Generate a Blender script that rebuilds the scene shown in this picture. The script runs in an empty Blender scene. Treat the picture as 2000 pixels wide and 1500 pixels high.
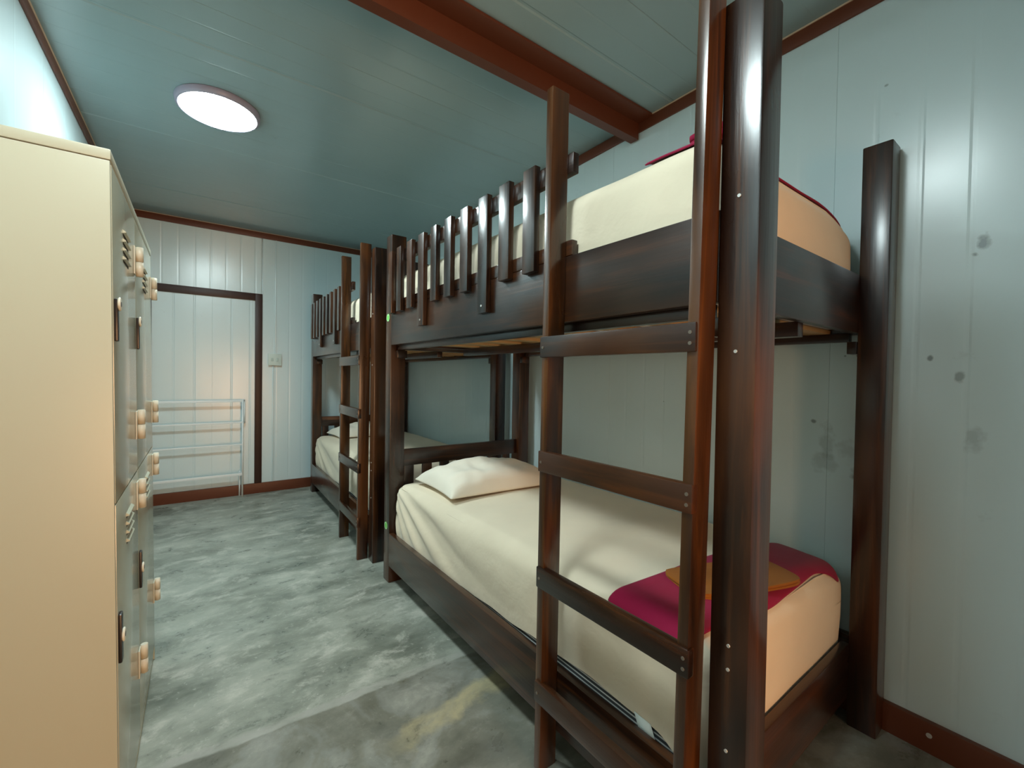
import bpy, bmesh, math, random
from mathutils import Vector, Matrix, noise
random.seed(7)
S = bpy.context.scene
COL = S.collection

# ------------------------------------------------------------------ camera, world, lights, exposure
YAW, PITCH, ROLL, FPX, CAMZ = .6269, -.0169, .0157, 844.53, 1.25
cy, sy = math.cos(YAW), math.sin(YAW)
r0 = Vector((cy, -sy, 0)); f0 = Vector((sy, cy, 0)); u0 = Vector((0, 0, 1))
f1 = f0*math.cos(PITCH) + u0*math.sin(PITCH); u1 = u0*math.cos(PITCH) - f0*math.sin(PITCH)
r2 = r0*math.cos(ROLL) + u1*math.sin(ROLL); u2 = u1*math.cos(ROLL) - r0*math.sin(ROLL)
cam = bpy.data.cameras.new('camera'); camo = bpy.data.objects.new('camera', cam); COL.objects.link(camo)
cam.sensor_width = 36; cam.lens = FPX/2000*36; cam.clip_start = .02
camo.matrix_world = Matrix(((r2.x, u2.x, -f1.x, 0), (r2.y, u2.y, -f1.y, 0), (r2.z, u2.z, -f1.z, CAMZ), (0, 0, 0, 1)))
S.camera = camo
w = bpy.data.worlds.new('world'); S.world = w; w.use_nodes = True
w.node_tree.nodes['Background'].inputs[0].default_value = (.75, .6, .45, 1)
w.node_tree.nodes['Background'].inputs[1].default_value = .02
S.view_settings.view_transform = 'Standard'; S.view_settings.look = 'None'
S.view_settings.exposure = .12; S.view_settings.gamma = 1; S.view_settings.use_curve_mapping = False
LAMP_E = 118.0                      # radiance of the two ceiling lights
LAMP_COL = (.82, .99, 1.0)
def area(name, loc, rot, sx, sy_, power, colr):
    l = bpy.data.lights.new(name, 'AREA'); l.shape = 'RECTANGLE'; l.size = sx; l.size_y = sy_; l.energy = power; l.color = colr
    o = bpy.data.objects.new(name, l); o.location = loc; o.rotation_euler = rot; COL.objects.link(o); return o
area('warm_rear_light', (.85, -2.6, .85), (math.radians(90), 0, 0), 1.1, 1.3, 84, (1.0, .54, .27))  # unseen warm source behind the camera, shining through the added doorway

# ------------------------------------------------------------------ dimensions
XR, YB, XL, YN, ZC = 2.02, 5.18, -.56, -1.3, 2.705

# ------------------------------------------------------------------ materials
def mat(name, base=(.5, .5, .5), rough=.5, metal=0, coat=0, emis=None, spec=.5):
    m = bpy.data.materials.new(name); m.use_nodes = True; nt = m.node_tree
    b = nt.nodes['Principled BSDF']
    b.inputs['Base Color'].default_value = (*base, 1); b.inputs['Roughness'].default_value = rough
    b.inputs['Metallic'].default_value = metal; b.inputs['Coat Weight'].default_value = coat
    b.inputs['Coat Roughness'].default_value = .20
    b.inputs['Specular IOR Level'].default_value = spec
    if emis: b.inputs['Emission Color'].default_value = (*emis[0], 1); b.inputs['Emission Strength'].default_value = emis[1]
    return m, nt, b
def nd(nt, t, **kw):
    n = nt.nodes.new(t)
    for k, v in kw.items():
        if k.startswith('i_'):
            key = k[2:]; key = int(key) if key.isdigit() else key.replace('_', ' ')
            n.inputs[key].default_value = v
        else: setattr(n, k, v)
    return n
def ramp(nt, fac, stops):
    n = nt.nodes.new('ShaderNodeValToRGB'); e = n.color_ramp.elements
    e[0].position, e[0].color = stops[0][0], (*stops[0][1], 1)
    e[1].position, e[1].color = stops[-1][0], (*stops[-1][1], 1)
    for p, c in stops[1:-1]:
        x = e.new(p); x.color = (*c, 1)
    nt.links.new(fac, n.inputs[0]); return n.outputs[0]
def coords(nt, kind='Object', scale=(1, 1, 1), rnd=False):
    tc = nd(nt, 'ShaderNodeTexCoord'); out = tc.outputs[kind]
    if rnd:
        oi = nd(nt, 'ShaderNodeObjectInfo'); ml = nd(nt, 'ShaderNodeMath', operation='MULTIPLY', i_1=37.0)
        nt.links.new(oi.outputs['Random'], ml.inputs[0])
        ad = nd(nt, 'ShaderNodeVectorMath', operation='ADD'); nt.links.new(out, ad.inputs[0]); nt.links.new(ml.outputs[0], ad.inputs[1]); out = ad.outputs[0]
    mp = nd(nt, 'ShaderNodeMapping'); mp.inputs['Scale'].default_value = scale; nt.links.new(out, mp.inputs[0]); return mp.outputs[0]
def noise_n(nt, vec, scale, detail=4, rough=.55, dist=0):
    n = nd(nt, 'ShaderNodeTexNoise'); n.inputs['Scale'].default_value = scale; n.inputs['Detail'].default_value = detail
    n.inputs['Roughness'].default_value = rough; n.inputs['Distortion'].default_value = dist
    nt.links.new(vec, n.inputs['Vector']); return n.outputs['Fac']
def bump(nt, h, b, strength, dist=.01, prev=None):
    n = nd(nt, 'ShaderNodeBump'); n.inputs['Strength'].default_value = strength; n.inputs['Distance'].default_value = dist
    nt.links.new(h, n.inputs['Height'])
    if prev: nt.links.new(prev, n.inputs['Normal'])
    nt.links.new(n.outputs[0], b.inputs['Normal']); return n.outputs[0]
def mixc(nt, fac, a, b_, mode='MIX'):
    n = nd(nt, 'ShaderNodeMix', data_type='RGBA', blend_type=mode)
    for s, v in ((0, fac), (6, a), (7, b_)):
        if hasattr(v, 'default_value'): nt.links.new(v, n.inputs[s])
        else: n.inputs[s].default_value = v if s == 0 else (*v, 1)
    return n.outputs[2]
def mrange(nt, v, a, b_, c=0, d=1):
    n = nd(nt, 'ShaderNodeMapRange'); nt.links.new(v, n.inputs[0])
    for i, x in zip((1, 2, 3, 4), (a, b_, c, d)): n.inputs[i].default_value = x
    return n.outputs[0]
def math_n(nt, op, a, b_=None):
    n = nd(nt, 'ShaderNodeMath', operation=op)
    for i, v in ((0, a), (1, b_)):
        if v is None: continue
        if hasattr(v, 'default_value'): nt.links.new(v, n.inputs[i])
        else: n.inputs[i].default_value = v
    return n.outputs[0]

def wood(axis, dark=(.006, .0028, .002), mid=(.018, .0062, .0028), lite=(.105, .030, .006), coat=.75):
    sc = [16, 16, 16]; sc[axis] = .9
    m, nt, b = mat('dark_varnished_wood_' + 'xyz'[axis], rough=.4, coat=coat, spec=.25)
    v = coords(nt, 'Object', sc, rnd=True)
    g = noise_n(nt, v, 1.6, 6, .6, .6)
    sc2 = [2.2, 2.2, 2.2]; sc2[axis] = .8
    v2 = coords(nt, 'Object', sc2, rnd=True)
    bl = noise_n(nt, v2, 1.5, 3, .5, .4)
    c1 = ramp(nt, g, [(.30, dark), (.52, mid), (.78, lite)])
    c = mixc(nt, mrange(nt, bl, .48, .70), c1, lite)
    c = mixc(nt, .32, c, c1)
    nt.links.new(c, b.inputs['Base Color'])
    ro = mrange(nt, bl, .3, .7, .24, .46); nt.links.new(ro, b.inputs['Roughness'])
    fine = noise_n(nt, v, 5, 5, .6)
    bump(nt, fine, b, .18, .004)
    return m
WX, WY, WZ = wood(0), wood(1), wood(2)
WP = wood(2, (.006, .0028, .002), (.022, .0075, .003), (.13, .040, .009))  # aisle posts: lightened copy of the wood, standing in for warm light on them
WL = wood(2, (.014, .005, .002), (.050, .017, .004), (.17, .055, .009))  # ladder stiles: wood tinted orange to carry the warm light in its colour

def sheet_metal(name, base, rough, marks=(), coat=0.0, wobble=.15):
    m, nt, b = mat(name, base, rough, coat=coat, spec=.9)
    v = coords(nt, 'Object', (1, 1, 1))
    n1 = noise_n(nt, v, 1.3, 3)
    dirt = noise_n(nt, v, 7, 5, .7)
    col = mixc(nt, mrange(nt, n1, .3, .7, 0, .25), base, tuple(x*.84 for x in base))
    col = mixc(nt, mrange(nt, dirt, .66, .8, 0, .35), col, tuple(x*.55 for x in base))
    tc = nd(nt, 'ShaderNodeTexCoord'); h = None
    for (p, rx, k) in marks:                       # real scuffs and smudges, each with its own place and shape
        sub = nd(nt, 'ShaderNodeVectorMath', operation='SUBTRACT'); nt.links.new(tc.outputs['Object'], sub.inputs[0]); sub.inputs[1].default_value = p
        wob = nd(nt, 'ShaderNodeTexNoise'); wob.inputs['Scale'].default_value = 28; wob.inputs['Detail'].default_value = 4; nt.links.new(tc.outputs['Object'], wob.inputs['Vector'])
        sc = nd(nt, 'ShaderNodeVectorMath', operation='MULTIPLY'); nt.links.new(sub.outputs[0], sc.inputs[0]); sc.inputs[1].default_value = (1/rx[0], 1/rx[0], 1/rx[1])
        ln = nd(nt, 'ShaderNodeVectorMath', operation='LENGTH'); nt.links.new(sc.outputs[0], ln.inputs[0])
        e = math_n(nt, 'ADD', ln.outputs['Value'], math_n(nt, 'MULTIPLY', math_n(nt, 'SUBTRACT', wob.outputs['Fac'], .5), 2.2))
        f = mrange(nt, e, 1.0, .45, 0, k)
        col = mixc(nt, f, col, tuple(x*.25 for x in base))
    nt.links.new(col, b.inputs['Base Color'])
    v3 = coords(nt, 'Object', (1, 1, .35))
    wb = noise_n(nt, v3, 3.2, 2, .4)
    bump(nt, wb, b, wobble, .02)
    return m
WALLC = (.60, .735, .755)
M_WALL = sheet_metal('painted_steel_wall', WALLC, .27)
M_WALLR = sheet_metal('painted_steel_wall_marked', WALLC, .27,
    marks=[((XR, .245, 1.70), (.022, .03), .8), ((XR, .262, 1.665), (.014, .012), .9), ((XR, .36, 1.335), (.008, .010), .8), ((XR, .29, 1.27), (.013, .022), .6),
           ((XR, .25, 1.07), (.03, .05), .3), ((XR, .70, 1.09), (.013, .010), .8), ((XR, .655, 1.02), (.03, .09), .28), ((XR, .66, .93), (.045, .05), .25),
           ((XR, .545, .90), (.03, .03), .7), ((XR, .58, .98), (.04, .05), .22), ((XR, .60, 1.35), (.006, .006), .8), ((XR, .56, 1.35), (.006, .006), .8),
           ((XR, 1.40, 1.13), (.006, .006), .8), ((XR, .50, 2.33), (.008, .006), .6)])
M_CEIL = sheet_metal('painted_steel_ceiling', (.25, .345, .36), .24, wobble=.2)
M_BROWN = sheet_metal('red_oxide_paint', (.118, .031, .012), .42, wobble=.1)
M_BROWN.node_tree.nodes['Principled BSDF'].inputs['Specular IOR Level'].default_value = .4
M_DARKBROWN = sheet_metal('dark_brown_paint', (.035, .012, .007), .42, wobble=.1)
M_DARKBROWN.node_tree.nodes['Principled BSDF'].inputs['Specular IOR Level'].default_value = .35
M_PALE, _, _ = mat('pale_sealant', (.55, .42, .30), .6)
M_DOOR, nt, b = mat('glossy_cream_door_paint', (.46, .455, .345), .16)
M_LOCK, nt, b = mat('cream_locker_paint', (.50, .49, .37), .38)
bump(nt, noise_n(nt, coords(nt, 'Object'), 220, 2), b, .04, .001)
M_SEAM, _, _ = mat('dark_gap', (.03, .03, .025), .8)
M_BLACK, _, _ = mat('black_plastic', (.012, .008, .008), .35)
M_WHITE, _, _ = mat('white_plastic', (.85, .80, .66), .35)
M_HINGE, nt, b = mat('cream_hinge', (.68, .63, .50), .4)
M_CHROME, _, _ = mat('brushed_steel', (.62, .64, .66), .28, metal=.85)
M_RACK, _, _ = mat('pale_grey_steel_tube', (.80, .85, .85), .35)
M_SCREW, _, _ = mat('screw_steel', (.75, .72, .68), .3, metal=.6)
M_DSCREW, _, _ = mat('dull_screw', (.22, .19, .16), .35, metal=.6)
M_PINE, nt, b = mat('bare_pine', (.40, .24, .10), .6)
nt.links.new(ramp(nt, noise_n(nt, coords(nt, 'Object', (3, 22, 22), rnd=True), 1.5, 5), [(.3, (.30, .17, .06)), (.7, (.50, .33, .15))]), b.inputs['Base Color'])

def cloth(name, c, c2=None, rough=.85, sheen=.2, wave=220):
    m, nt, b = mat(name, c, rough, spec=.2)
    b.inputs['Sheen Weight'].default_value = sheen
    v = coords(nt, 'Object')
    n = noise_n(nt, v, 3.0, 3)
    nt.links.new(mixc(nt, mrange(nt, n, .35, .65), c, c2 or tuple(x*.93 for x in c)), b.inputs['Base Color'])
    h = noise_n(nt, v, wave, 2)
    b1 = bump(nt, h, b, .08, .002)
    h2 = noise_n(nt, coords(nt, 'Object', (1, 2.5, 2.5)), 4.5, 3, .5, .3)
    bump(nt, h2, b, .22, .02, prev=b1)
    return m
M_SHEET = cloth('cream_cotton_sheet', (.86, .73, .55))
M_PILLOW = cloth('cream_pillowcase', (.92, .82, .68))
M_MAROON = cloth('maroon_blanket', (.34, .006, .052), (.27, .004, .038), .8, .12)
M_TAN = cloth('tan_towel', (.34, .105, .007), (.29, .09, .006), .9, .12, 400)
m, nt, b = mat('striped_ticking', rough=.8); M_TICK = m
tc = nd(nt, 'ShaderNodeTexCoord'); sep = nd(nt, 'ShaderNodeSeparateXYZ'); nt.links.new(tc.outputs['Object'], sep.inputs[0])
sn = math_n(nt, 'SINE', math_n(nt, 'MULTIPLY', sep.outputs['Z'], 2*math.pi/.0135))
nt.links.new(ramp(nt, sn, [(.35, (.05, .055, .06)), (.55, (.72, .72, .70))]), b.inputs['Base Color'])

# floor: polished cement, mottled
m, nt, b = mat('polished_cement', rough=.3); M_FLOOR = m
v = coords(nt, 'Object', (1, 1, 1)); vs = coords(nt, 'Object', (1.0, 1.9, 1))
n1 = noise_n(nt, vs, 2.1, 10, .64, .15); n2 = noise_n(nt, coords(nt, 'Object', (1, 1.4, 1)), 5.0, 12, .72, .30); n3 = noise_n(nt, v, 38, 5, .7)
n4 = noise_n(nt, vs, .9, 4, .5, .2)
c = ramp(nt, n1, [(.30, (.115, .128, .102)), (.43, (.235, .250, .208)), (.56, (.350, .365, .310)), (.72, (.47, .470, .40))])
c = mixc(nt, mrange(nt, n2, .52, .64, 0, .65), c, (.58, .57, .50))
c = mixc(nt, mrange(nt, n2, .47, .37, 0, .45), c, (.125, .145, .125))
c = mixc(nt, mrange(nt, n4, .5, .7, 0, .35), c, (.30, .30, .24))
c = mixc(nt, mrange(nt, n3, .60, .70, 0, .40), c, (.72, .71, .64))
sp = nd(nt, 'ShaderNodeSeparateXYZ'); nt.links.new(v, sp.inputs[0]); X, Y = sp.outputs[0], sp.outputs[1]
wob = noise_n(nt, v, 5, 5, .6); wobc = math_n(nt, 'SUBTRACT', wob, .5)
# cement joint across the room
yl = math_n(nt, 'ADD', Y, math_n(nt, 'ADD', math_n(nt, 'MULTIPLY', X, .035), math_n(nt, 'MULTIPLY', wobc, .05)))
near = mrange(nt, yl, 1.70, 1.69)                # the older slab on the near side of the joint
nearc = ramp(nt, noise_n(nt, coords(nt, 'Object', (1, 1.2, 1)), 2.6, 6, .6, 1.0), [(.36, (.075, .065, .045)), (.47, (.14, .125, .09)), (.53, (.21, .205, .18)), (.66, (.36, .345, .30))])
c = mixc(nt, math_n(nt, 'MULTIPLY', near, .62), c, nearc)
line = math_n(nt, 'MULTIPLY', mrange(nt, math_n(nt, 'ABSOLUTE', math_n(nt, 'SUBTRACT', yl, 1.715)), .024, .012), mrange(nt, n2, .38, .56, .25, .85))
c = mixc(nt, line, c, (.40, .39, .35))
yb = math_n(nt, 'ADD', math_n(nt, 'ADD', Y, math_n(nt, 'MULTIPLY', wobc, .30)), math_n(nt, 'MULTIPLY', X, -.12))
smear = math_n(nt, 'MULTIPLY', mrange(nt, math_n(nt, 'ABSOLUTE', math_n(nt, 'SUBTRACT', yb, 1.33)), .075, .03), mrange(nt, n2, .35, .55, .3, 1))
smear = math_n(nt, 'MULTIPLY', smear, mrange(nt, X, .50, .62))
c = mixc(nt, math_n(nt, 'MULTIPLY', smear, .8), c, (.48, .41, .24))
nt.links.new(c, b.inputs['Base Color'])
nt.links.new(mrange(nt, n2, .3, .7, .22, .48), b.inputs['Roughness'])
bump(nt, n2, b, .10, .004)

# ------------------------------------------------------------------ object helpers
def link(name, me, m, parent=None, loc=(0, 0, 0), rot=(0, 0, 0), smooth=False):
    o = bpy.data.objects.new(name, me); COL.objects.link(o)
    if m: me.materials.append(m)
    o.location = loc; o.rotation_euler = rot
    if parent: o.parent = parent
    if smooth:
        for p in me.polygons: p.use_smooth = True
    return o
def tag(o, label=None, cat=None, group=None, kind=None):
    if label: o['label'] = label
    if cat: o['category'] = cat
    if group: o['group'] = group
    if kind: o['kind'] = kind
    return o
def empty(name, loc=(0, 0, 0), rz=0, **kw):
    o = bpy.data.objects.new(name, None); COL.objects.link(o); o.location = loc; o.rotation_euler = (0, 0, rz)
    o.empty_display_size = .1
    return tag(o, **kw)
def box(name, lo, hi, m, parent=None, bev=.003, seg=2, rot=None):
    """box part between two corners, origin at its centre, with eased edges"""
    lo, hi = Vector(lo), Vector(hi); c = (lo + hi)/2; s = hi - lo
    bm = bmesh.new(); bmesh.ops.create_cube(bm, size=1)
    for v in bm.verts: v.co = Vector((v.co.x*s.x, v.co.y*s.y, v.co.z*s.z))
    if bev: bmesh.ops.bevel(bm, geom=bm.edges[:], offset=min(bev, min(s)*.45), segments=seg, affect='EDGES', profile=.6)
    me = bpy.data.meshes.new(name); bm.to_mesh(me); bm.free()
    if bev:
        for p in me.polygons: p.use_smooth = True
        try: me.set_sharp_from_angle(angle=math.radians(50))
        except Exception: pass
    return link(name, me, m, parent, c, rot or (0, 0, 0))
def cyl(name, p0, p1, r, m, parent=None, n=16, r1=None, bev=0):
    p0, p1 = Vector(p0), Vector(p1); d = p1 - p0
    bm = bmesh.new(); bmesh.ops.create_cone(bm, cap_ends=True, segments=n, radius1=r, radius2=r if r1 is None else r1, depth=d.length)
    if bev:
        bmesh.ops.bevel(bm, geom=[e for e in bm.edges if abs(e.verts[0].co.z - e.verts[1].co.z) < 1e-6], offset=bev, segments=2, affect='EDGES')
    q = d.to_track_quat('Z', 'Y').to_matrix().to_4x4(); bmesh.ops.transform(bm, matrix=q, verts=bm.verts)
    me = bpy.data.meshes.new(name); bm.to_mesh(me); bm.free()
    for p in me.polygons: p.use_smooth = len(p.vertices) == 4
    return link(name, me, m, parent, (p0 + p1)/2)
def prism(name, pts, axis, a, b_, m, parent=None):
    """extrude the closed 2D outline pts along an axis between a and b"""
    bm = bmesh.new(); rings = []
    for t in (a, b_):
        ring = []
        for p, q in pts:
            co = [p, q]; co.insert(axis, t); ring.append(bm.verts.new(co))
        rings.append(ring)
    n = len(pts)
    for i in range(n): bm.faces.new((rings[0][i], rings[0][(i+1) % n], rings[1][(i+1) % n], rings[1][i]))
    bm.faces.new(rings[0]); bm.faces.new(rings[1][::-1])
    bmesh.ops.recalc_face_normals(bm, faces=bm.faces)
    me = bpy.data.meshes.new(name); bm.to_mesh(me); bm.free()
    return link(name, me, m, parent)
def lathe(name, prof, m, parent=None, loc=(0, 0, 0), n=64):
    bm = bmesh.new(); rings = []
    for r, z in prof:
        rings.append([bm.verts.new((r*math.cos(2*math.pi*i/n), r*math.sin(2*math.pi*i/n), z)) for i in range(n)] if r > 1e-6 else [bm.verts.new((0, 0, z))])
    for A, B in zip(rings, rings[1:]):
        for i in range(n):
            j = (i+1) % n
            if len(A) == 1 and len(B) == 1: continue
            if len(A) == 1: bm.faces.new((A[0], B[i], B[j]))
            elif len(B) == 1: bm.faces.new((A[i], A[j], B[0]))
            else: bm.faces.new((A[i], A[j], B[j], B[i]))
    bmesh.ops.recalc_face_normals(bm, faces=bm.faces)
    me = bpy.data.meshes.new(name); bm.to_mesh(me); bm.free()
    return link(name, me, m, parent, loc, smooth=True)

# ------------------------------------------------------------------ room shell
def ribbed(name, s0, s1, z0, z1, fixed, sign, along, m, parent, pitch=.1256, first=None, depth=.0005, joint=.0018, thick=.02):
    """a steel sandwich panel with real vertical V grooves; 'along' is the axis it runs along (0 = x, 1 = y)"""
    pts = [(s0, 0), (s0 + joint*.5, joint*.9)]
    g = s0 + (first if first is not None else pitch)
    while g < s1 - .03:
        pts += [(g - .010, joint*.9), (g - .004, joint*.9 - depth), (g + .003, joint*.9 - depth), (g + .010, joint*.9)]
        g += pitch
    pts += [(s1 - joint*.5, joint*.9), (s1, 0), (s1, -thick), (s0, -thick)]
    out = []
    for s, d in pts:
        f = fixed + sign*(d - joint*.9)
        out.append((s, f) if along == 0 else (f, s))
    return prism(name, out, 2, z0, z1, m, parent)
T = .12
wall_right = box('wall_right', (XR + .021, YN - T, 0), (XR + T, YB + T, ZC), M_WALL, bev=0); tag(wall_right, 'pale grey ribbed steel panel wall behind the two bunk beds', 'wall', kind='structure')
def child_fix(o, parent):           # parts are authored in world coordinates: cancel the parent's own offset
    o.parent = parent; o.matrix_parent_inverse = Matrix.Translation(parent.location).inverted(); return o
y = YN
for j in (-.48, .65, 1.78, 2.91, 4.04, YB):
    child_fix(ribbed('panel', y, j, 0, ZC, XR, -1, 1, M_WALLR, None, first=(j - y) % .1256 + .1256*(1 if (j-y) % .1256 < .05 else 0)), wall_right); y = j
wall_back = box('wall_back', (XL - T, YB + .021, 0), (XR + T, YB + T, ZC), M_WALL, bev=0); tag(wall_back, 'pale grey ribbed steel wall at the far end of the room', 'wall', kind='structure')
DX0, DX1, DZ = -.42, .5325, 2.065      # door frame outer
for a, b_, z0, z1 in ((XL, DX0 + .01, 0, ZC), (DX0 + .01, DX1 - .01, DZ - .01, ZC), (DX1 + .002, 1.67, 0, ZC), (1.67, XR, 0, ZC)):
    child_fix(ribbed('panel', a, b_, z0, z1, YB, -1, 0, M_WALL, None), wall_back)
wall_left = box('wall_left', (XL - T, YN - T, 0), (XL - .021, YB + T, ZC), M_WALL, bev=0); tag(wall_left, 'pale steel panel wall behind the locker', 'wall', kind='structure')
y = YN
for j in (-.55, .57, 1.68, 2.79, 3.90, YB):
    child_fix(ribbed('panel', y, j, 0, ZC, XL, 1, 1, M_WALL, None, pitch=.37), wall_left); y = j
wall_near = empty('wall_near', (0, YN, 0), label='pale steel wall behind the camera, with a doorway added to let warm light in', cat='wall', kind='structure')
for a, b_, z0, z1 in ((XL - T, .1, 0, ZC), (1.15, XR + T, 0, ZC), (.1, 1.15, 2.05, ZC)):  # unseen doorway added here, its edges set to confine the warm light
    child_fix(box('panel', (a, YN - T, z0), (b_, YN, z1), M_WALL, bev=.002), wall_near)
floor = box('floor', (XL - T, YN - T, -.1), (XR + T, YB + T, 0), M_FLOOR, bev=0); tag(floor, 'mottled grey green polished cement floor with a pale joint across it', 'floor', kind='structure')
floor.data.transform(Matrix.Translation(floor.location)); floor.location = (0, 0, 0)
ceiling = box('ceiling', (XL - T, YN - T, ZC + .021), (XR + T, YB + T, ZC + .1), M_CEIL, bev=0); tag(ceiling, 'glossy grey green steel panel ceiling', 'ceiling', kind='structure')
def ceil_panel(y0, y1):
    pts = [(y0, ZC + .002), (y0 + .002, ZC)]
    g = y0 + .128
    while g < y1 - .05:
        deep = .0035 if abs(g - y0 - .256) < .01 else .0006
        wd = .012 if deep > .002 else .006
        pts += [(g - wd, ZC), (g - wd*.4, ZC + deep), (g + wd*.4, ZC + deep), (g + wd, ZC)]
        g += .128
    pts += [(y1 - .002, ZC), (y1, ZC + .002), (y1, ZC + .02), (y0, ZC + .02)]
    return prism('panel', pts, 0, XL, XR, M_CEIL)
ys = [YN, -.93, .09, 1.12, 2.14, 3.17, 4.19, YB]
for a, b_ in zip(ys, ys[1:]): child_fix(ceil_panel(a, b_), ceiling)

# skirting, corner trims, beam (red oxide steel)
def struct(o, label, cat): return tag(o, label, cat, kind='structure')
struct(box('baseboard_right', (XR - .022, YN, 0), (XR, YB - .022, .103), M_BROWN, bev=.002), 'red brown skirting along the wall behind the bunk beds', 'skirting')
struct(box('baseboard_back', (XL, YB - .022, 0), (XR, YB, .103), M_BROWN, bev=.002), 'red brown skirting along the far wall under the door', 'skirting')
struct(box('baseboard_left', (XL, YN, 0), (XL + .022, YB - .022, .103), M_BROWN, bev=.002), 'red brown skirting along the wall behind the locker', 'skirting')
child_fix(cyl('screw', (XR - .0245, .329, .062), (XR - .0215, .329, .062), .008, M_SCREW, None, 12), bpy.data.objects['baseboard_right'])  # stands for a pale paint chip, modelled as a small screw head
def trim(name, lo, hi, blo, bhi, label):
    o = struct(box(name, lo, hi, M_BROWN, bev=.002), label, 'trim'); child_fix(box('sealant_bead', blo, bhi, M_PALE, bev=.001), o)
e = .006
trim('trim_1', (XR - .012, YN, ZC - .064), (XR - .001, YB, ZC - .004), (XR - .017, YN, ZC - .006), (XR - .001, 1.50, ZC - .0005), 'red brown trim between the ceiling and the bunk side wall')
trim('trim_2', (XL, YB - .012, ZC - .064), (XR - .012, YB - .001, ZC - .004), (XL, YB - .017, ZC - .006), (XR, YB - .001, ZC - .001), 'red brown trim between the ceiling and the far wall')
trim('trim_3', (XL + .001, YN, ZC - .055), (XL + .012, YB - .012, ZC - .004), (XL + .001, YN, ZC - .006), (XL + .017, YB, ZC - .001), 'red brown trim between the ceiling and the locker side wall')
bs = [(1.592, 2.600), (1.645, 2.600), (1.645, ZC - .001), (1.500, ZC - .001), (1.500, 2.692), (1.592, 2.690)]
beam = prism('ceiling_beam', [(a, z) for a, z in bs], 0, XL + .012, XR - .012, M_BROWN)
struct(beam, 'red brown steel beam crossing the ceiling above the bunk bed', 'beam')

# door in the far wall
door = empty('door_1', (.05, YB, 0), label='flush pale steel door with dark brown frame in the far wall', cat='door', kind='structure')
fr, fh = .064, .072
child_fix(box('door_frame_side', (DX1 - fr, YB - .014, .103), (DX1, YB + .018, DZ), M_DARKBROWN, bev=.003), door)
child_fix(box('door_frame_side', (DX0, YB - .014, .103), (DX0 + fr, YB + .018, DZ), M_DARKBROWN, bev=.003), door)
child_fix(box('door_frame_head', (DX0 + fr, YB - .0145, DZ - fh), (DX1 - fr, YB + .018, DZ - .0005), M_DARKBROWN, bev=.003), door)
lw = DX1 - DX0 - 2*fr
child_fix(ribbed('door_leaf', DX0 + fr, DX0 + fr + lw*.56, .103, DZ - fh, YB + .006, -1, 0, M_WALL, None, pitch=.16, depth=.0012), door)
child_fix(ribbed('door_leaf', DX0 + fr + lw*.56, DX1 - fr, .103, DZ - fh, YB + .006, -1, 0, M_WALL, None, pitch=.16, depth=.0012), door)

# electrical box by the door
sw = empty('switch_box', (.645, YB, 1.39), label='small square pale switch box on the far wall right of the door', cat='switch')
child_fix(box('back_box', (.588, YB - .030, 1.334), (.704, YB + .002, 1.447), M_WALL, bev=.004), sw)
child_fix(box('cover_plate', (.583, YB - .036, 1.330), (.709, YB - .030, 1.451), mat('pale_green_plastic', (.60, .67, .61), .4)[0], bev=.002), sw)
for i, x in enumerate((.622, .668)):
    child_fix(box('rocker', (x - .011, YB - .041, 1.372), (x + .011, YB - .035, 1.405), mat('switch_rocker', (.48, .58, .53), .4)[0], bev=.002), sw)
cd = tag(box('wire_conduit', (.628, YB - .014, .103), (.640, YB - .001, 1.334), M_WALL, bev=.003), 'thin pale conduit dropping from the switch box to the skirting', 'conduit')
cd2 = tag(box('wire_conduit', (.648, YB - .014, 1.447), (.662, YB - .001, ZC - .064), M_WALL, bev=.003), 'thin pale conduit rising from the switch box to the ceiling', 'conduit')

# round ceiling lights
M_GLOW, _, gb = mat('lit_diffuser', (.9, .9, .9), .4, emis=(LAMP_COL, LAMP_E))
M_RING, _, _ = mat('lamp_rim', (.30, .28, .36), .35)
def lamp(x, y_, label, glow=None):
    t = empty('ceiling_light', (x, y_, ZC), label=label, cat='ceiling light', group='round ceiling lights')
    lathe('rim', [(0, 0), (.196, 0), (.198, -.006), (.194, -.026), (.184, -.034), (.176, -.030), (.176, -.020), (0, -.020)], M_RING, t)
    lathe('diffuser', [(0, -.0215), (.1755, -.0215), (.1755, -.030), (.165, -.038), (.13, -.044), (.07, -.048), (0, -.049)], glow or M_GLOW, t)
lamp(.085, 2.905, 'lit round ceiling light between the beam and the far wall')
M_GLOW2, _, _ = mat('lit_diffuser_weaker', (.9, .9, .9), .4, emis=(LAMP_COL, LAMP_E*.60))
lamp(.0, .70, 'lit round ceiling light on the near side of the ceiling beam', M_GLOW2)

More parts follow.
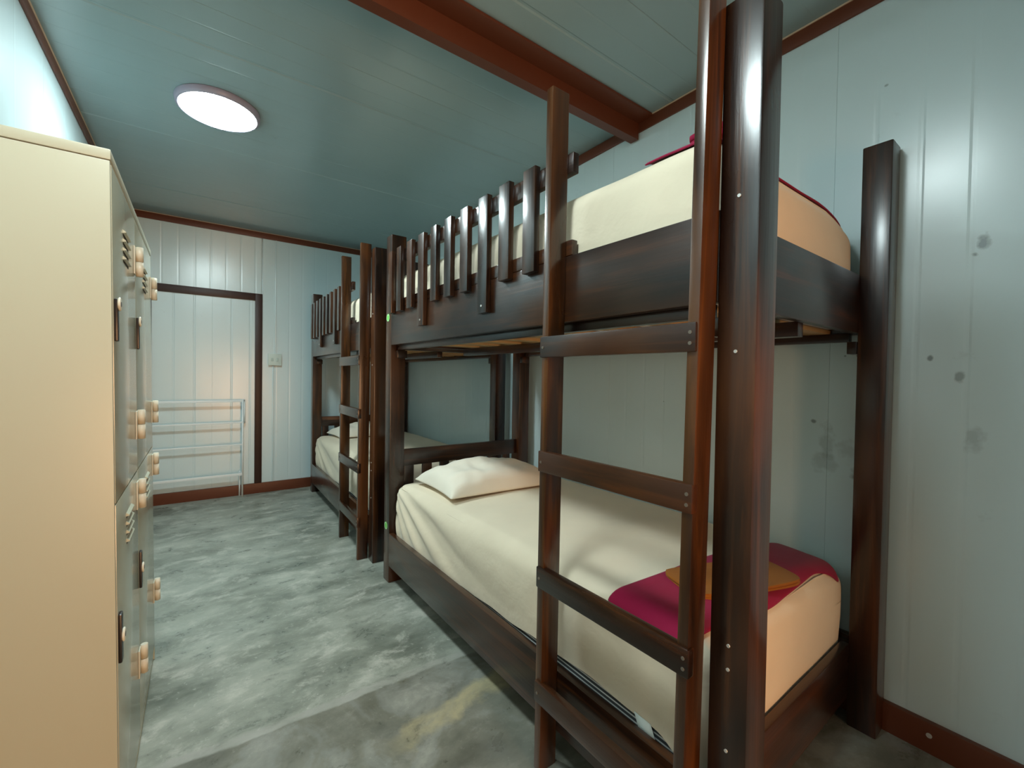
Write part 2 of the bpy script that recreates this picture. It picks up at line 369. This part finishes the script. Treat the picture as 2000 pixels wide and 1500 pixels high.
# ------------------------------------------------------------------ cloth shapes
def rbox_pts(L, W_, H, r, nu, nv, nz, flat=False):
    """vertex grid of a rounded box (0..L, 0..W, 0..H); returns verts, faces"""
    def axis(n, L_):
        k = 5; e = [r*(1 - math.cos(math.pi/2*i/k)) for i in range(k + 1)]
        e = [r*i/k for i in range(k + 1)]
        mid = [r + (L_ - 2*r)*i/n for i in range(1, n)]
        return e + mid + [L_ - x for x in reversed(e)]
    A, B, C = axis(nu, L), axis(nv, W_), axis(nz, H)
    idx = {}; V = []; F = []
    def vid(x, y_, z):
        k = (round(x, 5), round(y_, 5), round(z, 5))
        if k not in idx:
            p = Vector((x, y_, z)); q = Vector((min(max(x, r), L - r), min(max(y_, r), W_ - r), min(max(z, 0 if flat else r), H - r)))
            d = p - q
            if d.length > 1e-9:
                # cube to sphere in the corner zone
                m_ = max(abs(d.x), abs(d.y), abs(d.z)); d = d.normalized()*m_
            idx[k] = len(V); V.append(q + d)
        return idx[k]
    def grid(P, Q, f, flip):
        for i in range(len(P) - 1):
            for j in range(len(Q) - 1):
                a = [vid(*f(P[i], Q[j])), vid(*f(P[i+1], Q[j])), vid(*f(P[i+1], Q[j+1])), vid(*f(P[i], Q[j+1]))]
                F.append(a[::-1] if flip else a)
    grid(A, B, lambda a, b__: (a, b__, H), False); grid(A, B, lambda a, b__: (a, b__, 0), True)
    grid(A, C, lambda a, c_: (a, 0, c_), False); grid(A, C, lambda a, c_: (a, W_, c_), True)
    grid(B, C, lambda b__, c_: (0, b__, c_), True); grid(B, C, lambda b__, c_: (L, b__, c_), False)
    return V, F
def mesh_obj(name, V, F, m, parent, loc=(0, 0, 0), rot=(0, 0, 0), sub=0, solid=0):
    me = bpy.data.meshes.new(name); me.from_pydata([tuple(v) for v in V], [], F); me.update()
    bm = bmesh.new(); bm.from_mesh(me); bmesh.ops.recalc_face_normals(bm, faces=bm.faces); bm.to_mesh(me); bm.free()
    o = link(name, me, m, parent, loc, rot, smooth=True)
    if solid: md = o.modifiers.new('solid', 'SOLIDIFY'); md.thickness = solid; md.offset = 1
    if sub: md = o.modifiers.new('sub', 'SUBSURF'); md.levels = sub; md.render_levels = sub
    return o
# bed-local axes: X = v (aisle to wall), Y = u (near to far), Z up
MU0, MU1, MV0, MV1, MR = .117, 2.085, .040, 1.020, .062
def crown(u, v):                    # gentle crown of the mattress top
    a = max(0, 1 - ((u - 1.1)/1.0)**4); b__ = max(0, 1 - ((v - .53)/.5)**4)
    droop = .045*max(0, (v - .70)/.32)**2*min(max((.75 - u)/.6, 0), 1)
    return .022*a*b__ - droop
def make_mattress(z0, H, parent, label, seed):
    t = empty('mattress', (0, 0, 0), label=label, cat='mattress'); t.parent = parent
    L, W_ = MU1 - MU0, MV1 - MV0
    V, F = rbox_pts(W_, L, H, MR, 14, 72, 12, True)
    tick = [Vector((p.x*.985 + .0075, p.y*.992 + .008, p.z + (min(crown(p.y + MU0, p.x + MV0), 0) - .018 if p.z > H*.5 else 0))) for p in V]
    core = mesh_obj('ticking', [p + Vector((MV0, MU0, z0)) for p in tick], F, M_TICK, t)
    def hem(u):                     # how far the fitted sheet rides up on the sides
        k = min(max((1.9 - u)/1.5, 0), 1)
        return .006 + .052*k*k*(3 - 2*k) + .004*math.sin(u*9 + seed) + .003*math.sin(u*23 + seed)
    Vs = []
    for p in V:
        q = p.copy(); u, v = q.y + MU0, q.x + MV0
        n = Vector((0, 0, 0))
        if p.z > H - MR*.8: n.z = 1
        h = hem(u)*(1 if p.y > .12 and p.x < W_*.5 else .25 if p.y < .05 or p.x > W_*.5 else .25 + .75*(p.y - .05)/.07); zz = q.z
        if zz < H - MR: zz = h + (H - MR - h)*zz/(H - MR)
        q.z = zz + (crown(u, v) if p.z > H*.6 else 0)
        side = min(max((H - p.z)/H*1.6, 0), 1)
        # long slack folds on the aisle side fanning out of the far corner, small puckers by the hem
        fold = 0
        if p.x < MR*.7:
            far = min(max((u - .75)/1.0, 0), 1)
            ph = (zz/H)*7.5 + (MU1 - u)*6.0
            ang = math.atan2(H - zz, MU1 + .05 - u)        # folds radiate from the far top corner
            fold = -.015*far**.5*max(-.5, math.sin(ang*21 + .8*math.sin(u*4)))*math.sin(math.pi*min(max(zz/H, 0), 1))**.7 - .003*math.sin(u*3.1 + seed + zz*9)
            q.x += fold + .006*math.sin(math.pi*zz/H)*(-1)
        q += Vector((0, 0, 1))*(noise.noise(Vector((u*2.2, v*5, seed)))*.004 + noise.noise(Vector((u*6, v*3, seed + 5)))*.002)*(p.z > H*.8)
        if p.x > W_ - MR*.7: q.x += .055*max(0, zz/H - .48)*max(0, 1 - zz/H)*4
        if p.y < MR*.7: q.y -= .006*math.sin(math.pi*zz/H) + .004*noise.noise(Vector((v*5, zz*9, seed)))
        Vs.append(q + Vector((MV0, MU0, z0)))
    Fs = [f for f in F if sum(V[i].z for i in f)/4 > .001]
    sh = mesh_obj('fitted_sheet', Vs, Fs, M_SHEET, t, sub=1)
    # corded seam round the top edge
    zs = z0 + H - MR*.30
    ring = []
    rr = MR*1.0
    x0, x1, y0_, y1_ = MV0 + .0175, MV1 - .0175, MU0 + .0165, MU1 - .0165
    for cx, cyy, a0 in ((x0 + rr, y0_ + rr, 180), (x1 - rr, y0_ + rr, 270), (x1 - rr, y1_ - rr, 0), (x0 + rr, y1_ - rr, 90)):
        for k in range(7):
            a = math.radians(a0 + 15*k); ring.append((cx + rr*math.cos(a), cyy + rr*math.sin(a)))
    dense = []
    for i in range(len(ring)):
        a, b__ = Vector(ring[i]), Vector(ring[(i+1) % len(ring)]); n = max(1, int((b__ - a).length/.08))
        for k in range(n): dense.append(a.lerp(b__, k/n))
    Vp, Fp = [], []
    N = len(dense); K = 6
    for i, p in enumerate(dense):
        d = (dense[(i+1) % N] - dense[i-1]); nrm = Vector((d.y, -d.x)).normalized()
        for k in range(K):
            a = 2*math.pi*k/K; rad = .0028
            zz = zs + min(crown(p.y, p.x), 0) + .004*noise.noise(Vector((p.x*2, p.y*2, seed)))
            Vp.append((p.x + nrm.x*rad*math.cos(a), p.y + nrm.y*rad*math.cos(a), zz + rad*math.sin(a)))
    for i in range(N):
        for k in range(K): Fp.append([i*K + k, ((i+1) % N)*K + k, ((i+1) % N)*K + (k+1) % K, i*K + (k+1) % K])
    mesh_obj('seam_cord', Vp, Fp, M_SHEET, t)
    return t
def make_pillow(name, parent, cv, cu, z, lv, lu, T_, rz, seed, label):
    n, m_ = 30, 22; V, F = [], []
    for s in (1, -1):
        base = len(V)
        for i in range(n + 1):
            for j in range(m_ + 1):
                x = -1 + 2*i/n; y_ = -1 + 2*j/m_
                e = (max(0, (1 - abs(x)**2.6))*max(0, (1 - abs(y_)**2.6)))**.48
                pin = 1 - .07*(1 - x*x)*(abs(y_)**3); pin2 = 1 - .06*(1 - y_*y_)*(abs(x)**3)
                wr = noise.noise(Vector((x*2.0 + seed, y_*3.2, .3)))*.020*e + abs(noise.noise(Vector((x*3.4 + seed, y_*1.3, 4))))*-.030*e
                h = T_*e*(1 if s > 0 else .38) + wr*(s > 0)
                V.append(Vector((x*lv/2*pin2, y_*lu/2*pin, .022 + (h if s > 0 else -.020*e) + .003*s)))
        for i in range(n):
            for j in range(m_):
                a = base + i*(m_+1) + j; f = [a, a + m_ + 1, a + m_ + 2, a + 1]; F.append(f if s > 0 else f[::-1])
    # close the rim
    half = (n+1)*(m_+1); rim = [i*(m_+1) for i in range(n+1)] + [n*(m_+1) + j for j in range(1, m_+1)] + [i*(m_+1) + m_ for i in range(n-1, -1, -1)] + [j for j in range(m_-1, 0, -1)]
    for a, b__ in zip(rim, rim[1:] + rim[:1]): F.append([a, b__, b__ + half, a + half])
    o = mesh_obj(name, V, F, M_PILLOW, parent, (cv, cu, z), (0, 0, rz), sub=1)
    return tag(o, label, 'pillow')
def topz(u, v, z0, H):
    d = min(u - MU0, MU1 - u, v - MV0, MV1 - v)
    drop = 0
    if d < MR: d = max(d, .0); drop = MR - math.sqrt(max(0, MR*MR - (MR - d)**2))
    return z0 + H + crown(u, v) - drop
def drape(name, parent, corners, z0, H, m, label, cat, lift=.009, thick=.007, seed=0, nu=14, nv=40):
    """a cloth lying on the mattress; corners (u,v): near/aisle, near/wall, far/wall, far/aisle"""
    V, F = [], []
    A, B, C, D = [Vector(c_) for c_ in corners]
    for i in range(nu + 1):
        for j in range(nv + 1):
            s, t = i/nu, j/nv
            p = A.lerp(B, t).lerp(D.lerp(C, t), s)
            u, v = p.x, p.y
            u += .012*noise.noise(Vector((v*4, s*2, seed)))*(1 if i in (0, nu) else .3) + .008*math.sin(t*9 + s*2 + seed)
            u = max(u, MU0 - .001)
            z = topz(u, v, z0, H) + lift + .004*noise.noise(Vector((u*9, v*6, seed + 3)))
            V.append(Vector((v, u, z)))
    for i in range(nu):
        for j in range(nv):
            a = i*(nv+1) + j; F.append([a, a + 1, a + nv + 2, a + nv + 1])
    return tag(mesh_obj(name, V, F, m, parent, solid=thick, sub=1), label, cat)

# ------------------------------------------------------------------ bunk bed
PD, PW, LB, ZT = .085, .092, 2.156, 2.084
RU0, RU1, RL0, RL1 = 1.426, 1.634, .103, .300
SLATS = [(2.008, 2.062, 0), (1.877, 1.937, 0), (1.730, 1.793, 0), (1.584, 1.650, 1), (1.447, 1.506, 0), (1.303, 1.366, 0), (1.156, 1.220, 0),
         (1.006, 1.074, 1), (.862, .928, 0), (.714, .780, 0)]
def make_bunk(ox, oy, yaw, W_, label, first):
    t = empty('bunk_bed', (ox, oy, 0), -yaw, label=label, cat='bunk bed', group='dark wooden bunk beds along the wall')
    P = lambda name, v0, u0_, z0, v1, u1_, z1, m, bev=.004: box(name, (v0, u0_, z0), (v1, u1_, z1), m, t, bev)
    for u in (0, LB - PD):
        P('post', 0, u, 0, PW, u + PD, ZT, WP, .005); P('post', W_ - PW, u, 0, W_, u + PD, ZT, WZ, .005)
    for z0, z1 in ((RU0, RU1), (RL0, RL1)):
        P('side_rail', 0, PD - .001, z0, .030, LB - PD + .001, z1, WY); P('side_rail', W_ - .030, PD - .001, z0, W_, LB - PD + .001, z1, WY)
        P('end_board', PW - .001, .082, z0, W_ - PW + .001, .108, z1, WX); P('end_board', PW - .001, LB - .060, z0, W_ - PW + .001, LB - .034, z1, WX)
    # cleats that carry the upper rails on the posts
    for v in (.031, W_ - .091):
        for u in (PD + .001, LB - PD - .031): P('cleat', v, u, RU0 - .075, v + .06, u + .03, RU0 - .030, WZ, .003)
    # mattress boards: bare pine under the upper bunk
    k = 0
    for u in (.182, .397, .612, .827, 1.042, 1.257, 1.472, 1.687, 1.902):
        P('bed_slat', .031, u, 1.431, W_ - .031, u + .085, 1.447, M_PINE, .002)
        P('bed_slat', .031, u, .243, W_ - .031, u + .09, .261, M_PINE, .002)
    for v in (.0305, W_ - .0605):
        P('ledger', v, PD + .032, 1.398, v + .030, LB - PD - .032, 1.4305, WY, .002); P('ledger', v, PD + .032, .205, v + .030, LB - PD - .032, .2425, WY, .002)
    P('centre_bearer', W_/2 - .02, .1085, 1.385, W_/2 + .02, LB - .061, 1.4305, WY, .002)
    # guard rail and its upright slats
    P('guard_rail', .000, .556, 1.892, .024, LB - PD + .001, 1.955, WY, .003)
    P('guard_rail', .000, .556, RU1 + .0005, .024, LB - PD + .001, 1.683, WY, .003)
    for a, b_, longer in SLATS:
        sl = P('guard_slat', -.024, a, 1.502 if longer else 1.609, -.0005, b_, 1.966, WZ, .0025)
        if longer: cyl('screw', (-.0265, (a+b_)/2, 1.531), (-.0235, (a+b_)/2, 1.531), .0045, M_SCREW, sl).location -= sl.location
    # headboards with slats at the far end, lower and upper
    for zt, zr, zb in ((.792, .690, RL1), (1.95, 1.87, RU1)):
        P('headboard_rail', PW - .001, LB - .062, zr, W_ - PW + .001, LB - .034, zt, WX)
        v = .104
        first_s = True
        while v < W_ - PW - .03:
            P('headboard_slat', v, LB - .058, zb - .002, min(v + .063, W_ - PW), LB - .038, zr + .002, WZ, .002); v += .124
    # ladder, screwed to the front of the rails
    for a, b_, zt in ((.092, .119, 2.12), (.583, .612, 2.142)):
        st = P('ladder_stile', -.070, a, 0, -.0008, b_, zt, WL, .004)
        st.rotation_euler = (.0125 if a < .2 else .005, 0, 0)
    for z in (1.345 + .031, .988 + .031, .622 + .031, .258 + .031):
        rg = P('ladder_rung', -.077, .0915, z - .065, -.053, .6125, z, WY, .004)
        for u, dz in ((.104, -.022), (.104, -.046), (.598, -.034)):
            s = cyl('screw', (-.0785, u, z + dz), (-.0765, u, z + dz), .0042, M_DSCREW, rg); s.location -= rg.location
    for zt_ in (1.651, 1.313, .663, .610, .428):
        cyl('screw', (-.0022, .042, zt_), (.001, .042, zt_), .0038, M_SCREW, t)
    return t
bunk1 = make_bunk(.9499, .4378, -.0126, 1.060, 'nearest dark brown wooden bunk bed with slatted guard rail and ladder', True)
bunk2 = make_bunk(.931, 2.827, .0169, 1.040, 'farther dark brown wooden bunk bed beside the far wall', False)

# round green number stickers on the far post of the near bed
M_GREEN, _, _ = mat('green_sticker', (.16, .62, .08), .45); M_GWHITE, _, _ = mat('sticker_print', (.62, .85, .55), .5)
def sticker(z):
    s = cyl('sticker', (-.0014, 2.118, z), (-.0002, 2.118, z), .023, M_GREEN, bunk1, 24)
    bm = bmesh.new(); R1, R2, n = .021, .016, 24
    for a0 in range(n):
        q = []
        for rr, k in ((R1, a0), (R1, a0+1), (R2, a0+1), (R2, a0)):
            a = 2*math.pi*k/n; q.append(bm.verts.new((-.0009, rr*math.cos(a), rr*math.sin(a))))
        bm.faces.new(q)
    me = bpy.data.meshes.new('printed_ring'); bm.to_mesh(me); bm.free(); link('printed_ring', me, M_GWHITE, s)
sticker(1.593); sticker(.335)

# bedding: each piece is a thing of its own, placed in the bed's frame
def inframe(o, b_):
    o.parent = None; o.matrix_world = Matrix.Translation(b_.location) @ Matrix.Rotation(b_.rotation_euler.z, 4, 'Z') @ o.matrix_basis
    return o
LZ, LH, UZ, UH = .262, .328, 1.4490, .3965
lab = {(1, 0): 'cream sheeted mattress on the lower bunk of the nearest bed, with maroon runner', (1, 1): 'cream sheeted mattress on the upper bunk of the nearest bed',
       (2, 0): 'cream sheeted mattress on the lower bunk of the farther bed', (2, 1): 'cream sheeted mattress on the upper bunk of the farther bed'}
for bi, bk in ((1, bunk1), (2, bunk2)):
    for li, (z, h) in enumerate(((LZ, LH), (UZ, UH))):
        mt = inframe(make_mattress(z, h, None, lab[(bi, li)], bi*3 + li), bk)
        tag(mt, group='mattresses on the bunk beds')
        if (bi, li) == (1, 0):
            V = [(.031 + .003, u, zz) for u, zz in ((.315, LZ + .064), (.262, LZ + .062), (.235, LZ + .006), (.290, LZ + .004))]
            tg = mesh_obj('care_label', [(MV0 - .004, u, zz) for _, u, zz in V], [[0, 1, 2, 3]], mat('white_care_label', (.66, .72, .68), .7)[0], mt, solid=.001)
pl = inframe(make_pillow('pillow', None, .455, 1.715, LZ + LH + .018, .70, .50, .125, math.radians(-3), 2.3, 'cream pillow on the lower bunk of the nearest bed'), bunk1)
pl2 = inframe(make_pillow('pillow', None, .475, 1.80, LZ + LH + .018, .68, .44, .115, math.radians(4), 7.1, 'cream pillow on the lower bunk of the farther bed'), bunk2)
tag(pl, group='pillows on the lower bunks'); tag(pl2, group='pillows on the lower bunks')
rn = inframe(drape('bed_runner', None, [(.150, .050), (.121, .960), (.330, .985), (.435, .052)], LZ, LH, M_MAROON, 'maroon runner across the foot of the lower mattress of the nearest bed', 'bed runner', seed=1), bunk1)
rn2 = inframe(drape('bed_runner', None, [(.140, .056), (.140, .965), (.330, .985), (.345, .060)], UZ, UH, M_MAROON, 'maroon runner across the foot of the upper mattress of the nearest bed', 'bed runner', seed=4), bunk1)
def towel(name, cv, cu, z, lv, lu, th, rz, m, label, cat, layers=2, seed=0):
    t = empty(name, (cv, cu, z), rz, label=label, cat=cat)
    for k in range(layers):
        V, F = rbox_pts(lv - .01*k, lu - .008*k, th, th*.45, 12, 10, 1)
        out = []
        for p in V:
            x, y_ = (p.x/lv*2 - 1), (p.y/lu*2 - 1)
            c_ = max(0, abs(x)**5*abs(y_)**5)          # rounded folded corners
            f = 1 - .16*c_
            out.append(Vector(((p.x - lv/2)*f, (p.y - lu/2)*f, p.z + k*th*.97 + .003*noise.noise(Vector((x*2, y_*2, seed + k))))))
        mesh_obj('fold', out, F, m, t, sub=1)
    return t
def trec(o, bk): return inframe(o, bk)
tw = trec(towel('folded_towel', .440, .250, LZ + LH + .023, .42, .20, .009, math.radians(-19), M_TAN, 'tan folded towel on the maroon runner of the lower mattress', 'towel', 2, 3), bunk1)
bl = trec(towel('folded_towel', .30, .205, UZ + UH + .034, .34, .13, .018, math.radians(2), M_MAROON, 'maroon folded towel on the runner of the upper mattress', 'towel', 2, 9), bunk1)

# ------------------------------------------------------------------ locker
KX, KY0, KY1, KZ = -.152, 1.375, 2.410, 1.762
KM = 1.840
lk = empty('locker', ((XL + KX)/2, (KY0 + KY1)/2, 0), label='tall cream metal locker with four doors against the side wall', cat='locker')
def K(name, lo, hi, m, bev=.002, par=None):
    o = box(name, lo, hi, m, None, bev)
    if par is None: return child_fix(o, lk)
    o.location = o.location - par.location; o.parent = par; return o
K('body', (XL + .024, KY0 + .0125, .0), (KX - .016, KY1, KZ - .026), M_LOCK, .003)
K('side_panel', (XL + .024, KY0, 0), (KX, KY0 + .012, KZ - .026), M_LOCK, .002)
K('top_panel', (XL + .023, KY0 - .002, KZ - .0245), (KX + .002, KY1 + .002, KZ), M_LOCK, .003)
K('front_stile', (KX - .0155, KY1 - .012, 0), (KX, KY1, KZ - .026), M_LOCK, .001)
K('kick_plate', (KX - .0155, KY0 + .013, 0), (KX - .004, KY1 - .013, .060), M_LOCK, .001)
cols = ((KY0 + .0145, KM - .0015), (KM + .0015, KY1 - .0145)); rows = ((.0635, .9250), (.9290, KZ - .030))
for ci, (a, b_) in enumerate(cols):
    for ri, (z0, z1) in enumerate(rows):
        d = box('locker_door', (KX - .0150, a, z0), (KX + .0012, b_, z1), M_DOOR, None, .0015)
        yk = a + .018; zk = (.600, 1.408)[ri]; zz0, zz1 = ((.535, .655), (1.318, 1.420))[ri]
        def sub(o): o.location = o.location - d.location; o.parent = d; return o
        sub(box('handle', (KX + .0010, yk - .013, zz0), (KX + .0085, yk + .013, zz1), M_BLACK, None, .004))
        kb_ = sub(cyl('lock', (KX + .0080, yk, zk), (KX + .0135, yk, zk), .0165, M_WHITE, None, 24, bev=.0015))
        kh = cyl('keyhole', (KX + .0130, yk, zk), (KX + .0141, yk, zk), .0062, M_BLACK, None, 12); kh.location -= d.location; kh.parent = d
        ym = (a + b_)/2 + .005
        zv = (.860, 1.628)[ri]
        for q in range(4):
            o = prism('vent_louvre', [(KX + .0010, zv - q*.0235), (KX + .0080, zv - q*.0235 - .006), (KX + .0080, zv - q*.0235 - .0085), (KX + .0010, zv - q*.0235 - .010)], 1, ym - .055, ym + .055, M_LOCK)
            sub(o)
            o2 = box('vent_slot', (KX + .0011, ym - .053, zv - q*.0235 - .016), (KX + .0018, ym + .053, zv - q*.0235 - .0095), M_SEAM, None, 0); sub(o2)
        child_fix(d, lk)
        for zh in ((.305, .850), (1.075, 1.597))[ri]:
            yh = b_ + .0015
            h = box('hinge', (KX + .0013, yh - .040, zh - .044), (KX + .0045, yh - .004, zh + .044), M_HINGE, None, .001)
            for c0, c1 in ((zh - .047, zh - .0006), (zh + .0006, zh + .047)):
                o = cyl('hinge_barrel', (KX + .0125, yh, c0), (KX + .0125, yh, c1), .0100, M_HINGE, None, 16, bev=.001); o.location = o.location - h.location; o.parent = h
            child_fix(h, lk)

bpy.context.view_layer.update()
lk.rotation_euler = (0, -.010, 0)      # it leans a touch against the wall

# ------------------------------------------------------------------ steel rack in front of the door
RX0, RX1, RY0, RY1 = -.43, .357, 5.095, 5.145
rk = empty('towel_rack', ((RX0 + RX1)/2, 5.12, 0), label='low pale steel rail rack standing before the far door', cat='rack')
def R_(o): return child_fix(o, rk)
for x in (RX0, RX1):
    R_(cyl('rack_post', (x, RY0, 0), (x, RY0, .975), .0085, M_RACK, None)); R_(cyl('rack_post', (x + .020, RY1, .735), (x + .020, RY1, .975), .0075, M_RACK, None))
    R_(cyl('rack_post', (x - .020, RY1, 0), (x - .020, RY1, .255), .0075, M_RACK, None))
    for z in (.968, .745): R_(cyl('cross_tube', (x + .001, RY0, z), (x + .019, RY1, z), .006, M_RACK, None, 10))
    R_(cyl('cross_tube', (x - .001, RY0, .240), (x - .019, RY1, .240), .006, M_RACK, None, 10))
for z, hgt, nm in ((.965, .022, 'rack_rail'), (.750, .016, 'rack_rail'), (.528, .014, 'rack_rail'), (.228, .024, 'rack_rail')):
    R_(box(nm, (RX0, RY0 - .008, z - hgt/2), (RX1, RY0 + .008, z + hgt/2), M_RACK, None, .003))
